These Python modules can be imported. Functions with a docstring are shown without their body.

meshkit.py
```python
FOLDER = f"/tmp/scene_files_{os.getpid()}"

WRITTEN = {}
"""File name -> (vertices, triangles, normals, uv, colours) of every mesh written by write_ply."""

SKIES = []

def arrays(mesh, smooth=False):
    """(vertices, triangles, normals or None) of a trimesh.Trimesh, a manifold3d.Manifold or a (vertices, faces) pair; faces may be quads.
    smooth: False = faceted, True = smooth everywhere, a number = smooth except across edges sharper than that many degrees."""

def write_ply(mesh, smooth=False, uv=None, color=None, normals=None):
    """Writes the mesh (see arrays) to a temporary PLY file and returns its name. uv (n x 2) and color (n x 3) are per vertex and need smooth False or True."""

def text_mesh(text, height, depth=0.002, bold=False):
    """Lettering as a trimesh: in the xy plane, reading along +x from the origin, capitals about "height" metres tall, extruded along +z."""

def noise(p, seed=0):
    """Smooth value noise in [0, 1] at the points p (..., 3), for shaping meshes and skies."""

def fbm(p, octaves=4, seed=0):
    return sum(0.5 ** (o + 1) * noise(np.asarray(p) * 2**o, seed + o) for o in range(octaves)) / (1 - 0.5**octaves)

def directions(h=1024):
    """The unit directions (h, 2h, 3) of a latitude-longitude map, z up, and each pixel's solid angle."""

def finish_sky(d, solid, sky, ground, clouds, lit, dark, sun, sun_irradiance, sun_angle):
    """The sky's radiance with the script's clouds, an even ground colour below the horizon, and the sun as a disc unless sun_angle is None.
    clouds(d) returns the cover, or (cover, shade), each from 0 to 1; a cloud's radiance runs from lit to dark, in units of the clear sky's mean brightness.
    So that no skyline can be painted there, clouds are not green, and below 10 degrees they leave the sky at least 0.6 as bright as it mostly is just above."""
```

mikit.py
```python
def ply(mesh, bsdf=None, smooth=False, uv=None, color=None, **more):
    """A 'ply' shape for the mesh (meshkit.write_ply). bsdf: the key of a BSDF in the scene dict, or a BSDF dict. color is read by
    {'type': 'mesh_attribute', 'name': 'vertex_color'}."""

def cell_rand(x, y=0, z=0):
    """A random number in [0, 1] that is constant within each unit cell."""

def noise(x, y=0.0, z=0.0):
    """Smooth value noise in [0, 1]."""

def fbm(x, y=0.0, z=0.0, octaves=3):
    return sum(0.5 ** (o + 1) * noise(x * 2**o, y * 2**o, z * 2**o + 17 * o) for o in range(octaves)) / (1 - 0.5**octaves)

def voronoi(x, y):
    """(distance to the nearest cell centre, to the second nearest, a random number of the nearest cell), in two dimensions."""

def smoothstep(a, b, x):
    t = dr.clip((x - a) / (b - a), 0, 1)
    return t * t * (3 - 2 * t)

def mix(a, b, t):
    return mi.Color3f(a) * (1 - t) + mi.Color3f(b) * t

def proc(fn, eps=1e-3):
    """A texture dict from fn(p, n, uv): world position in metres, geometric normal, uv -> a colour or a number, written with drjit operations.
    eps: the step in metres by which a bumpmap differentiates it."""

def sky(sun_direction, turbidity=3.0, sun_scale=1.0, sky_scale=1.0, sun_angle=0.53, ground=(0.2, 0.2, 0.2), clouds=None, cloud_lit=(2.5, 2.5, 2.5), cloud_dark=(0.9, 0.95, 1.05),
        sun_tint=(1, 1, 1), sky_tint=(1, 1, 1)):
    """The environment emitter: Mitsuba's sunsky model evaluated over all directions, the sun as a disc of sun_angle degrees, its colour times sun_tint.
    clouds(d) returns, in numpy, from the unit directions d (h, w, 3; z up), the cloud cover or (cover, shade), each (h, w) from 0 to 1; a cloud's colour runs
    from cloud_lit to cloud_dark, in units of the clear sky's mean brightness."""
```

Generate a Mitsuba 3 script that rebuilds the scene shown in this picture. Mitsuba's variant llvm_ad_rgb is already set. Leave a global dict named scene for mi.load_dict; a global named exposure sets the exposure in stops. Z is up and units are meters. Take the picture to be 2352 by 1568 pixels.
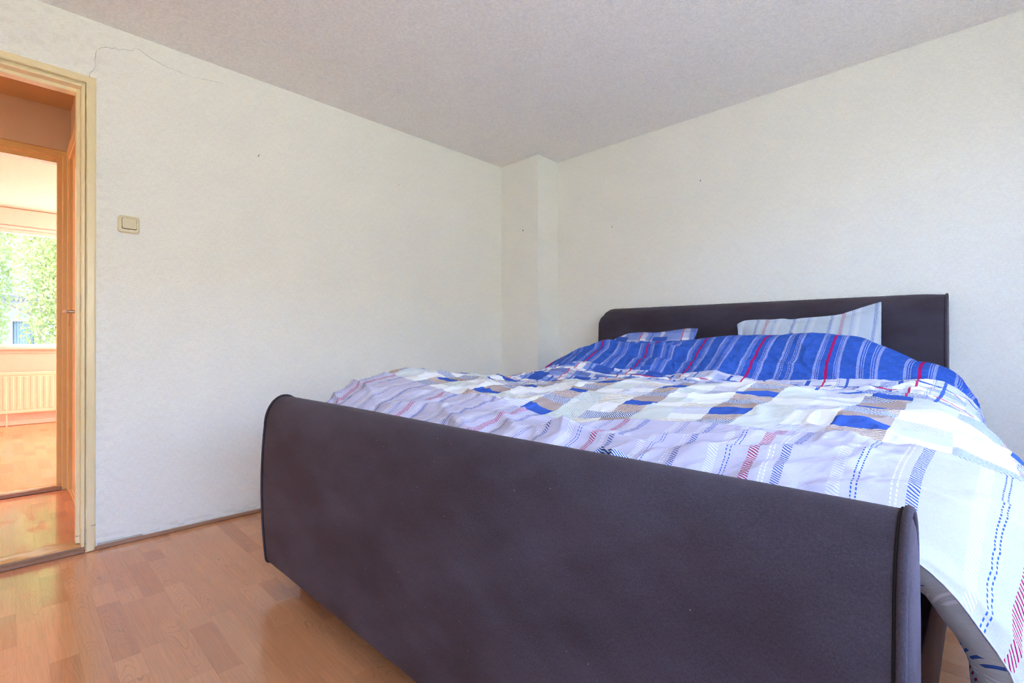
import math, random
import numpy as np
import trimesh, manifold3d as m3
import drjit as dr
import mitsuba as mi
import mikit, meshkit
from mikit import noise, fbm, voronoi, cell_rand, smoothstep, mix, proc
from scipy.interpolate import RBFInterpolator

random.seed(7)
RNG = np.random.default_rng(7)
scene, labels = {}, {}
T = mi.ScalarTransform4f

# ------------------------------------------------------------------ camera, sky, exposure
HC, FPX, YAW = 0.941, 1120.0, math.radians(44.2)
FWD = np.array([-math.sin(YAW), math.cos(YAW), 2.0 / FPX])
exposure = 5.84
scene['camera'] = {
    'type': 'perspective', 'fov': math.degrees(2 * math.atan(1176 / FPX)), 'fov_axis': 'x',
    'to_world': T().look_at(origin=[0, 0, HC], target=[float(FWD[0]), float(FWD[1]), HC + float(FWD[2])], up=[0, 0, 1]),
    'near_clip': 0.02, 'far_clip': 500.0}


def cloud_cover(d):
    q = d[..., :2] / (np.abs(d[..., 2:3]) + 0.35)
    n = meshkit.fbm(np.concatenate([q * 1.7, q[..., :1] * 0], -1).reshape(-1, 3), 4).reshape(q.shape[:2])
    n = (n - n.min()) / (np.ptp(n) + 1e-9)
    return np.clip(.62 * n ** 1.3, 0, 1), 0.3 * n


SUN = [-0.55, -0.75, 0.75]
scene['sky'] = mikit.sky(SUN, turbidity=4.0, sun_scale=0.48, sky_scale=1.0, sun_angle=4.0, ground=(0.30, 0.29, 0.25), clouds=cloud_cover,
                         cloud_lit=(2.05, 2.47, 3.25), cloud_dark=(1.25, 1.38, 1.75), sky_tint=(.90, 1.0, 1.20), sun_tint=(.95, 1.0, 1.06))


# ------------------------------------------------------------------ helpers
def new_key(name):
    if not any(k == name or k.startswith(name + '__') for k in scene) and name not in labels:
        return name
    i = 1
    while any(k == f'{name}_{i:03d}' or k.startswith(f'{name}_{i:03d}__') for k in scene) or f'{name}_{i:03d}' in labels:
        i += 1
    return f'{name}_{i:03d}'


COUNT = {}


def obj(name, mesh, bsdf, parent=None, smooth=30, **kw):
    base = f'{parent}__{name}' if parent else name
    n = COUNT.get(base, 0)
    COUNT[base] = n + 1
    key = base if n == 0 else f'{base}_{n:03d}'
    scene[key] = mesh if isinstance(mesh, dict) else mikit.ply(mesh, bsdf, smooth=smooth, **kw)
    return key


def tag(key, label, cat, group=None):
    labels[key] = {'label': label, 'category': cat}
    if group:
        labels[key]['group'] = group
    return key


def struct(name, mesh, bsdf, label=None, smooth=30, **kw):
    k = obj(name, mesh, bsdf, None, smooth, **kw)
    labels[k] = {'kind': 'structure'}
    if label:
        labels[k]['label'] = label
    return k


def stuff(key):
    labels.setdefault(key, {})['kind'] = 'stuff'


def to_tri(m):
    if hasattr(m, 'to_mesh'):
        a = m.to_mesh()
        return trimesh.Trimesh(np.array(a.vert_properties[:, :3]), np.array(a.tri_verts), process=False)
    return m


def box(x0, x1, y0, y1, z0, z1, c=0.0):
    x0, x1, y0, y1, z0, z1 = min(x0, x1), max(x0, x1), min(y0, y1), max(y0, y1), min(z0, z1), max(z0, z1)
    if c <= 0:
        return to_tri(m3.Manifold.cube([x1 - x0, y1 - y0, z1 - z0]).translate([x0, y0, z0]))
    c = min(c, 0.45 * min(x1 - x0, y1 - y0, z1 - z0))
    pts = []
    for X, sx in ((x0, 1), (x1, -1)):
        for Y, sy in ((y0, 1), (y1, -1)):
            for Z, sz in ((z0, 1), (z1, -1)):
                pts += [[X + sx * c, Y + sy * c, Z], [X + sx * c, Y, Z + sz * c], [X, Y + sy * c, Z + sz * c]]
    return to_tri(m3.Manifold.hull_points(np.array(pts)))


def cat(*ms):
    return trimesh.util.concatenate([to_tri(m) for m in ms])


def slab_x(x0, x1, yr, zr, holes=()):
    """a wall lying across x, with rectangular openings (y0, y1, z0, z1)"""
    m = m3.Manifold.cube([x1 - x0, yr[1] - yr[0], zr[1] - zr[0]]).translate([x0, yr[0], zr[0]])
    for h in holes:
        m -= m3.Manifold.cube([x1 - x0 + .2, h[1] - h[0], h[3] - h[2]]).translate([x0 - .1, h[0], h[2]])
    return to_tri(m)


def slab_y(y0, y1, xr, zr, holes=()):
    m = m3.Manifold.cube([xr[1] - xr[0], y1 - y0, zr[1] - zr[0]]).translate([xr[0], y0, zr[0]])
    for h in holes:
        m -= m3.Manifold.cube([h[1] - h[0], y1 - y0 + .2, h[3] - h[2]]).translate([h[0], y0 - .1, h[2]])
    return to_tri(m)


def tube(pts, r, n=10, closed=False):
    pts = np.asarray(pts, float)
    m = len(pts)
    tan = np.roll(pts, -1, 0) - np.roll(pts, 1, 0) if closed else np.gradient(pts, axis=0)
    tan /= np.linalg.norm(tan, axis=1, keepdims=True) + 1e-12
    ref = np.array([0, 0, 1.0]) if abs(tan[0][2]) < .9 else np.array([1.0, 0, 0])
    a = ref - tan[0] * (ref @ tan[0])
    a /= np.linalg.norm(a)
    rings = []
    rr = np.broadcast_to(r, (m,))
    for i in range(m):
        a = a - tan[i] * (a @ tan[i])
        a /= np.linalg.norm(a)
        b = np.cross(tan[i], a)
        th = np.linspace(0, 2 * np.pi, n, endpoint=False)
        rings.append(pts[i] + rr[i] * (np.cos(th)[:, None] * a + np.sin(th)[:, None] * b))
    v = np.vstack(rings)
    f = []
    for i in range(m if closed else m - 1):
        j = (i + 1) % m
        for k in range(n):
            k2 = (k + 1) % n
            f += [[i * n + k, i * n + k2, j * n + k2], [i * n + k, j * n + k2, j * n + k]]
    if not closed:
        v = np.vstack([v, pts[0], pts[-1]])
        for k in range(n):
            k2 = (k + 1) % n
            f += [[len(v) - 2, k2, k], [len(v) - 1, (m - 1) * n + k, (m - 1) * n + k2]]
    return trimesh.Trimesh(v, np.array(f), process=False)


def grid_faces(ni, nj, off=0, flip=False):
    i, j = np.meshgrid(np.arange(ni - 1), np.arange(nj - 1), indexing='ij')
    a = off + i * nj + j
    b, c, d = a + nj, a + nj + 1, a + 1
    f = np.stack([np.stack([a, b, c], -1), np.stack([a, c, d], -1)], 2).reshape(-1, 3)
    return f[:, ::-1] if flip else f


# ------------------------------------------------------------------ materials
def two(b):
    return {'type': 'twosided', 'bsdf': b}


def rgb(*c):
    return {'type': 'rgb', 'value': list(c)}


def diffuse(name, c):
    scene[name] = two({'type': 'diffuse', 'reflectance': c if isinstance(c, dict) else rgb(*c)})


def princ(name, c, rough=.5, spec=.5, bump=None, bscale=1.0, **kw):
    b = {'type': 'diffuse', 'reflectance': c if isinstance(c, dict) else rgb(*c)} if isinstance(rough, float) and rough > .82 and 'sheen' not in kw else {'type': 'principled', 'base_color': c if isinstance(c, dict) else rgb(*c), 'roughness': rough, 'specular': spec, **kw}
    if bump is not None:
        b = {'type': 'bumpmap', 'arbitrary': bump, 'scale': bscale, 'bsdf': b}
    scene[name] = two(b)


def wall_colour(p, n, uv):
    f = fbm(p.x * 2.2, p.y * 2.2, p.z * 2.2, octaves=3)
    low = smoothstep(.10, .015, p.z) * smoothstep(.45, .7, noise(p.x * 30, p.y * 30, p.z * 70))     # scuffs above the plinth
    near = smoothstep(.10, .0, p.y - .27) * smoothstep(.55, .75, noise(p.x * 40, p.y * 45, p.z * 40)) * .35
    g = noise(p.x * 170, p.y * 170, p.z * 170) * .6 + noise(p.x * 320, p.y * 320, p.z * 320) * .4
    c = mix((.83, .83, .765), (.86, .86, .80), f) * (.93 + .14 * g)
    return mix(c, (.45, .42, .37), dr.clip(low * .22 + near * .25, 0, 1))


diffuse('wall_paint', proc(wall_colour))
diffuse('ceiling_paint', proc(lambda p, n, uv: mi.Color3f(.90, .88, .845) * (.87 + .22 * (noise(p.x * 150, p.y * 150, 1) * .6 + noise(p.x * 290, p.y * 290, 2) * .4))))
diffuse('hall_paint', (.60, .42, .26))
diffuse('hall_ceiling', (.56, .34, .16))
diffuse('far_paint', (.86, .72, .65))
diffuse('far_ceiling', (.88, .78, .70))
diffuse('plain_white', (.78, .76, .72))


def trim_colour(p, n, uv):
    k = noise(p.x * 90, p.y * 90, p.z * 60)
    chip = smoothstep(.82, .87, k) * smoothstep(.22, .03, p.z)
    c = mix((.79, .655, .37), (.83, .705, .45), fbm(p.x * 5, p.y * 5, p.z * 5))
    return mix(c, (.22, .15, .09), chip * .8)


princ('trim_paint', proc(trim_colour), rough=.22, spec=.5)
princ('hall_trim', (.60, .365, .13), rough=.25, spec=.5)
princ('hall_door', (.68, .40, .17), rough=.3, spec=.5)
princ('switch_plastic', (.68, .60, .40), rough=.3)
princ('dark_gap', (.05, .035, .02), rough=.8, spec=.1)
princ('metal', (.55, .50, .42), rough=.35, metallic=1.0)
princ('radiator_paint', (.88, .76, .62), rough=.3)


def lam_colour(p, n, uv):
    ident = dr.floor(uv.x / 4)
    lx, ly = uv.x - ident * 4 - 2, uv.y
    t, r2, r3, r4 = (cell_rand(ident, k) for k in (1, 2, 3, 4))
    base = mix((.57, .255, .112), (.62, .295, .135), t)
    base = mix(base, (.52, .222, .098), smoothstep(.74, .88, r4))
    w = noise(lx * 5 + r2 * 50, ly * 22, r3 * 9) + .4 * noise(lx * 14, ly * 50, r2 * 9) - .7
    a = (lx - (r2 - .5) * .3) * dr.select(r3 > .5, 1.0, -1.0)
    b = (ly - (r3 - .5) * .03) / .026
    q = a * 19 + b * b * 1.7 + w * 4.2
    fr = q - dr.floor(q)
    w2 = noise(lx * 16 + r3 * 20, ly * 60, r2 * 9)
    arcs = smoothstep(.10, .0, dr.abs(fr - .5)) * smoothstep(.50, .62, cell_rand(ident, 7)) * smoothstep(.15, .6, w2)
    streak = noise(lx * 9 + r2 * 31, ly * 420 + w * 8) * .6 + noise(lx * 40, ly * 900, r3 * 7) * .4
    c = base * (1.06 - .2 * streak)
    c = mix(c, mi.Color3f(.30, .125, .06), arcs * .45)
    return c


def worn_rough(p, n, uv):
    k = smoothstep(.5, .75, fbm(p.x * 9, p.y * 26, 0, octaves=4))
    return .15 + .17 * k


princ('laminate', proc(lam_colour), rough=proc(worn_rough), spec=.9)
princ('laminate_joint', (.44, .21, .10), rough=.5, spec=.3)
princ('sill_wood', proc(lambda p, n, uv: mix((.50, .27, .10), (.74, .60, .40), smoothstep(.42, .60, fbm(p.x * 30, p.y * 9, p.z * 30)) * smoothstep(.20, .10, p.y + .02 * noise(p.x * 60)))), rough=.35)
princ('brown_trim', (.30, .15, .085), rough=.35)
princ('plinth_wood', (.36, .19, .115), rough=.35)


def suede(p, n, uv):
    f = fbm(p.x * 5, p.y * 5, p.z * 9, octaves=4)
    g = noise(p.x * 900, p.y * 900, p.z * 350) * .5 + noise(p.x * 350, p.y * 900, p.z * 900) * .5
    c = mix((.043, .031, .040), (.069, .060, .083), smoothstep(.15, .95, f))
    c = c * (.62 + .76 * g)
    d1, d2, w = voronoi(p.x * 26 + p.y * 17, p.z * 26)
    lint = dr.select(w > .90, smoothstep(.024, .012, d1), 0.0)
    return mix(c, (.6, .58, .58), lint * .8)


princ('bed_fabric', proc(suede), rough=.85, spec=.15, sheen=1.0, sheen_tint=.3)
princ('piping_fabric', (.014, .011, .013), rough=.8, spec=.15, sheen=.3)
princ('leg_wood', (.10, .06, .04), rough=.4)
diffuse('mattress_cloth', (.75, .75, .76))

# --------------------------------------------------- the bed linen's print: u across the bed, v from foot to head, metres
LAV, LAV2, WHITE = (.54, .522, .68), (.62, .63, .79), (.83, .84, .865)
BLUE, NAVY, RED, TAN = (.055, .125, .50), (.025, .06, .24), (.40, .018, .105), (.44, .345, .325)


def band(x, c, w):
    return dr.abs(x - c) < w * .5


def fract(x):
    return x - dr.floor(x)


def modp(x, m):
    return x - dr.floor(x / m) * m


def pick(cond, a, b):
    return dr.select(cond, mi.Color3f(a), mi.Color3f(b))


def hatch(u, v, pitch, slope=1.0, duty=.5):
    return fract((v + u * slope) / pitch) < duty


def dots(m, c, v, pitch=.0066):
    return (band(m, c - .0034, .0022) | band(m, c + .0034, .0022)) & (fract(v / pitch) < .60)


def zone_lavender(u, v, base, soft=1.0):
    m = modp(u + .357 + .05, .383) - .05
    h = hatch(m, v, .0052, .45, .40)
    c = mi.Color3f(base)
    c = pick(dots(m, 0, v) | dots(m, .209, v), (.05, .12, .46), c)
    c = pick(dots(m, .073, v, .0075) | dots(m, .258, v, .0075), (.78, .79, .86), c)
    c = pick(band(m, .043, .018) & h, RED, c)
    c = pick((band(m, .096, .015) | band(m, .280, .015)) & h, (.045, .11, .42), c)
    c = pick((band(m, -.027, .018) | band(m, .182, .018)) & h, (.74, .75, .83), c)
    return c


def zone_blue(u, v):
    m = modp(u + .178 + .02, .285) - .02
    g = noise(u * 60, v * 60) * .5 + noise(u * 300, v * 300) * .5
    c = mix((.030, .090, .42), (.058, .145, .58), g)
    c = pick(band(m, .0, .011), (.42, .02, .15), c)
    h = hatch(m, v, .0055, .9, .5)
    c = pick((band(m, .041, .0095) | band(m, .103, .0095) | band(m, .161, .0095) | band(m, .243, .0095)) & h, (.47, .51, .77), c)
    d = dots(m, .029, v, .0075) | dots(m, .117, v, .0075) | dots(m, .147, v, .0075) | dots(m, .256, v, .0075)
    return pick(d, (.50, .54, .80), c)


def zone_plaid(u, v):
    m = modp(u + .178 + .02, .285) - .02
    q = modp(v, .21)
    h = hatch(m, v, .006, .9, .5)
    h2 = hatch(m, v, .0075, -.8, .45)
    left = smoothstep(-.75, -1.25, u)
    c = mix(mi.Color3f(.64, .66, .82), mi.Color3f(.24, .33, .68), left)
    c = pick(band(m, .02, .05) | band(q, .03, .05), (.82, .82, .87), c)
    c = pick((band(m, .20, .045) | band(q, .165, .04)) & h, (.20, .27, .60), c)
    c = pick((band(q, .195, .03)) & h2, (.06, .09, .30), c)
    c = pick(band(m, .15, .028) | band(q, .125, .016), (.60, .60, .76), c)
    c = pick(band(m, .075, .009) | (band(q, .075, .008) & (noise(u * 9, 3) > .35)), (.07, .15, .52), c)
    c = pick((band(m, .235, .014) & band(q, .10, .06)), (.055, .13, .50), c)
    sq = band(m, .145, .10) & band(q, .11, .09) & (u < -.95)
    c = pick(sq, (.05, .115, .46), c)
    c = pick(dots(m, .045, v, .0085), (.16, .22, .55), c)
    c = pick(band(m, 0, .007) | band(q, .02, .006), (.50, .06, .17), c)
    return pick(band(m, 0, .012) & band(q, .02, .014), (.40, .015, .09), c)


def zone_checks(u, v):
    cw, rh = .0965, .0575
    ci, ri = dr.floor((u + .533) / cw), dr.floor((v - 1.17) / rh)
    k = ci - dr.floor(ci / 3) * 3
    h = hatch(u, v, .0068, .9, .52)
    h2 = hatch(u, v, .0085, -.45, .4)
    rnd = cell_rand(ci, ri, 5)
    rw = ri + dr.floor(ci / 3)
    rr = rw - dr.floor(rw / 4) * 4
    # the coloured column
    a = pick(rr == 0, pick(h, (.045, .08, .26), (.82, .83, .87)), TAN)
    a = pick(rr == 1, pick(h2, (.26, .16, .145), (.70, .62, .60)), a)
    a = pick(rr == 2, BLUE, a)
    # the pale columns
    pale = pick(rnd > .62, (.65, .685, .67), WHITE)
    pale = pick(rnd < .14, pick(h, (.44, .50, .51), WHITE), pale)
    b = pick(rnd > .80, pick(h, (.17, .22, .44), (.72, .73, .78)), WHITE)
    b = pick((rnd > .40) & (rnd < .54), pick(h2, (.58, .49, .31), WHITE), b)
    b = pick(rnd < .24, pick(h2, (.47, .48, .64), (.72, .73, .78)), b)
    return pick(k < .5, a, pick(k < 1.5, pale, b))


def linen(p, n, uv):
    wob = (noise(uv.x * 5, uv.y * 5, 2) - .5) * .022
    wob2 = (noise(uv.x * 4 + 9, uv.y * 6, 4) - .5) * .03
    under = uv.y > 8
    u, v = uv.x + wob, dr.select(under, uv.y - 10, uv.y)
    ve = v + wob2 * .6
    c = mi.Color3f(zone_lavender(u, v, mix(LAV, (.50, .565, .65), smoothstep(-1.0, -2.0, v))))
    c = dr.select(ve > 1.17, zone_checks(u, ve), c)
    c = dr.select(ve > 1.745, zone_plaid(u, ve), c)
    c = dr.select(ve > 2.235, zone_blue(u, v), c)
    c = dr.select(under, zone_lavender(u, v, (.52, .55, .60)), c)
    return c * (.94 + .10 * noise(uv.x * 700, uv.y * 700))


diffuse('bed_linen', proc(linen))
scene['leaf_green'] = {'type': 'principledthin', 'base_color': rgb(.34, .40, .175), 'roughness': .6, 'diff_trans': 1.0, 'spec_trans': 0.0, 'eta': 1.4}
princ('bark', (.20, .17, .13), rough=.9, spec=.1)
diffuse('facade', (.27, .27, .30))
princ('roof_slate', (.16, .15, .15), rough=.9)
diffuse('grass', (.39, .39, .315))
diffuse('hedge', (.24, .27, .10))
scene['pane_glass'] = {'type': 'thindielectric', 'int_ior': 1.5, 'specular_reflectance': rgb(.12, .12, .12)}

# ------------------------------------------------------------------ the room shell (bedroom floor z = 0)
XA, YB, XR, YF, H = -2.90, 3.10, 0.95, -1.35, 2.40
DOOR_Y = (-.78, .2325)
struct('wall_left', slab_x(XA - .10, XA, (YF - .1, YB + .12), (-.12, H + .1), [(DOOR_Y[0], .2400, -.2, 2.108)]), 'wall_paint', 'cream textured plaster wall with the doorway')
struct('wall_back', slab_y(YB, YB + .12, (XA, XR + .25), (-.12, H + .1)), 'wall_paint', 'off-white textured plaster wall behind the headboard')
struct('wall_right', slab_x(XR, XR + .25, (YF - .1, YB), (-.12, H + .1), [(-1.25, 1.95, .85, 2.13)]), 'wall_paint')
struct('wall_front', slab_y(YF - .12, YF, (XA, XR), (-.12, H + .1)), 'wall_paint')
struct('wall_corner', box(XA, -2.495, 2.855, YB, 0, H), 'wall_paint', 'boxed-in pipe column in the room corner')
struct('ceiling', box(XA, XR, YF, YB, H, H + .1), 'ceiling_paint', 'white textured spray-plaster ceiling')

# cracks and drilled marks in the plaster of the left wall
def ribbon_x(pts, w, x=XA + .0006):
    pts = np.array(pts, float)
    d = np.gradient(pts, axis=0)
    nrm = np.stack([-d[:, 1], d[:, 0]], 1) / (np.linalg.norm(d, axis=1, keepdims=True) + 1e-9)
    ww = (np.broadcast_to(w, (len(pts),)) * (0.5 + RNG.random(len(pts))))[:, None]
    a, b = pts + nrm * ww / 2, pts - nrm * ww / 2
    v = np.vstack([np.c_[np.full(len(pts), x), a], np.c_[np.full(len(pts), x), b], np.c_[np.full(len(pts), x - .0012), a], np.c_[np.full(len(pts), x - .0012), b]])
    m, f = len(pts), []
    for i in range(m - 1):
        f += [[i, i + 1, m + i + 1], [i, m + i + 1, m + i], [i, 2 * m + i, 2 * m + i + 1], [i, 2 * m + i + 1, i + 1], [m + i, m + i + 1, 3 * m + i + 1], [m + i, 3 * m + i + 1, 3 * m + i]]
    return trimesh.Trimesh(v, np.array(f), process=False)


scene['crack_dark'] = two({'type': 'diffuse', 'reflectance': rgb(.50, .45, .38)})
scene['mark_dark'] = two({'type': 'diffuse', 'reflectance': rgb(.12, .11, .10)})


def wall_px(px, py):
    k, q = (px - 1176) / FPX, (786 - py) / FPX
    dx, dy = -math.sin(YAW) + math.cos(YAW) * k, math.cos(YAW) + math.sin(YAW) * k
    t = XA / dx
    return dy * t, HC + q * t


crack = [(206, 176), (205, 167), (213, 162), (218, 152), (217, 140), (219, 122), (222, 114), (231, 109), (246, 107), (256, 111), (264, 109), (272, 114), (284, 112), (297, 116), (304, 115), (309, 109),
         (318, 113), (330, 122), (345, 133), (360, 141), (378, 152), (396, 158), (410, 164), (432, 174), (448, 178), (470, 182), (490, 186), (510, 191)]
obj('crack', ribbon_x([wall_px(*c) for c in crack], np.linspace(.0017, .0005, len(crack))), 'crack_dark', 'wall_left', smooth=False)
for (px, py, a) in [(594, 357, 1.1), (916, 425, .5)]:
    y, z = wall_px(px, py)
    obj('drill_mark', ribbon_x([(y - .006 * math.cos(a), z - .006 * math.sin(a)), (y, z + .001), (y + .006 * math.cos(a), z + .006 * math.sin(a))], .0028), 'mark_dark', 'wall_left', smooth=False)
for (x, z) in [(-1.985, 1.795), (-1.32, 1.985)]:
    obj('drill_mark', box(x - .0025, x + .0025, YB - .001, YB + .001, z - .004, z + .004, .0005), 'mark_dark', 'wall_back', smooth=False)
obj('drill_mark', box(-2.66, -2.65, 2.854, 2.856, 1.83, 1.84, .0008), 'mark_dark', 'wall_corner', smooth=False)

# plinth strip along the left wall
struct('baseboard_left', box(XA, XA + .014, .27, 2.855, .001, .018, .003), 'plinth_wood', 'low brown plinth strip along the left wall')
obj('filler_strip', box(XA, XA + .006, .275, .44, .018, .026, .001), 'metal', 'baseboard_left')

# ------------------------------------------------------------------ laminate floor, laid strip by strip
STRIP = .066


def block_mesh(x0, x1, y0, y1, z, ident, th=.006, c=.00012):
    m = box(x0 + .00006, x1 - .00006, y0 + .00006, y1 - .00006, z - th, z, c)
    v = np.array(m.vertices)
    uv = np.c_[ident * 4 + 2 + (v[:, 0] - (x0 + x1) / 2), v[:, 1] - (y0 + y1) / 2]
    return m, uv


def lay(parent, xr, yr, z, shown, start_id, y_org=.410):
    rest, rest_uv, ident, nshown = [], [], start_id, 0
    j0, j1 = math.floor((yr[0] - y_org) / STRIP), math.ceil((yr[1] - y_org) / STRIP)
    for j in range(j0, j1):
        y0, y1 = max(y_org + j * STRIP, yr[0]), min(y_org + (j + 1) * STRIP, yr[1])
        if y1 - y0 < .004:
            continue
        rr = random.Random(1000 + j * 7 + start_id)
        x = xr[0] - rr.random() * .3
        while x < xr[1]:
            ln = rr.choice([.13, .19, .26, .31, .37, .43])
            a, b = max(x, xr[0]), min(x + ln, xr[1])
            x += ln
            if b - a < .01:
                continue
            ident += 1
            m, uv = block_mesh(a, b, y0, y1, z, ident % 400)
            if shown(a, b, y0, y1) and nshown < 300:
                nshown += 1
                obj('plank', m, 'laminate', parent, smooth=False, uv=uv)
            else:
                rest.append(m)
                rest_uv.append(uv)
    if rest:
        k = obj('further_planks', cat(*rest), 'laminate', parent, smooth=False, uv=np.vstack(rest_uv))
        stuff(k)
    return ident


def in_view(a, b, y0, y1, z=0.0):
    for X in (a, b, (a + b) / 2):
        for Y in (y0, y1):
            d = X * FWD[0] + Y * FWD[1]
            if d > .1:
                px = 1176 + FPX * (X * math.cos(YAW) + Y * math.sin(YAW)) / d
                py = 786 + FPX * (HC - z) / d
                if -20 < px < 2372 and py < 1590:
                    if Y > .95 and X > -1.95 and px < 2100:
                        continue
                    if Y > .72 and -1.9 < X < -.15 and px < 2100:
                        continue
                    return True
    return False


struct('floor', box(XA, XR, YF, YB, -.05, -.0015), 'laminate_joint', 'orange-brown wood laminate floor')
ID = lay('floor', (XA, XR), (YF, YB), 0.0, in_view, 0)

# ------------------------------------------------------------------ bedroom door frame
ZH = .028                      # floor level of hall and far room
fr = struct('trim_1', cat(box(-2.99, XA + .003, .2205, .2325, 0, 2.096, .002), box(-2.99, XA + .003, DOOR_Y[0], .2205, 2.084, 2.096, .002), box(-2.99, XA + .003, DOOR_Y[0], DOOR_Y[0] + .012, 0, 2.084, .002)),
            'trim_paint', 'cream painted door frame of the bedroom doorway')
obj('packing', cat(box(-2.99, XA - .010, .2324, .2402, .0, 2.11, .001), box(-2.99, XA - .010, DOOR_Y[0], .2402, 2.0959, 2.109, .001)), 'trim_paint', fr)
obj('stop', cat(box(-2.99, -2.94, .2055, .2207, .032, 2.086, .002), box(-2.99, -2.94, DOOR_Y[0] + .012, .2060, 2.068, 2.086, .002), box(-2.99, -2.94, DOOR_Y[0] + .012, DOOR_Y[0] + .027, .032, 2.07, .002)), 'trim_paint', fr)


def architrave(pts_in, w, x0, th):
    """a moulded casing around an opening: inner path (y, z) from one foot over the top to the other"""
    prof = np.array([(0, 0), (0, th * .8), (.1, th), (.7, th), (.82, th * .9), (.95, th * .45), (1, .001), (1, 0)])
    prof[:, 0] *= w
    (ya, za), (yb, zb) = pts_in                     # right foot y, left foot y ; za foot z, zb top z
    rows = []
    for (yy, zz, dy, dz) in [(ya, za, 1, 0), (ya, zb, 1, 1), (yb, zb, -1, 1), (yb, za, -1, 0)]:
        rows.append(np.c_[x0 + prof[:, 1], yy + dy * prof[:, 0], zz + dz * prof[:, 0]])
    v, n, f = np.vstack(rows), len(prof), []
    for i in range(3):
        for k in range(n - 1):
            a = i * n + k
            f += [[a, a + 1, a + n + 1], [a, a + n + 1, a + n]]
    f += [[0, k + 1, k] for k in range(1, n - 1)] + [[3 * n, 3 * n + k, 3 * n + k + 1] for k in range(1, n - 1)]
    m = trimesh.Trimesh(v, np.array(f), process=False)
    return m


obj('architrave', architrave([(.2362, .004), (DOOR_Y[0] - .002, 2.1055)], .0345, XA, .015), 'trim_paint', fr, smooth=25)
obj('strike_plate', box(XA - .034, XA + .0045, .2198, .2206, 1.075, 1.155, .0002), 'metal', fr, smooth=False)
sill = struct('threshold', box(-3.0, XA + .002, DOOR_Y[0], .2325, .0, .031, .003), 'sill_wood', 'worn wooden sill of the bedroom doorway')
obj('edge_strip', box(XA + .002, XA + .014, DOOR_Y[0], .2345, .0005, .017, .004), 'brown_trim', sill)
obj('worn_edge', box(XA - .001, XA + .0035, DOOR_Y[0], .2325, .017, .027, .001), 'brown_trim', sill)

# light switch
sw = tag('light_switch', 'cream square rocker light switch on the left wall beside the door frame', 'switch')


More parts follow.
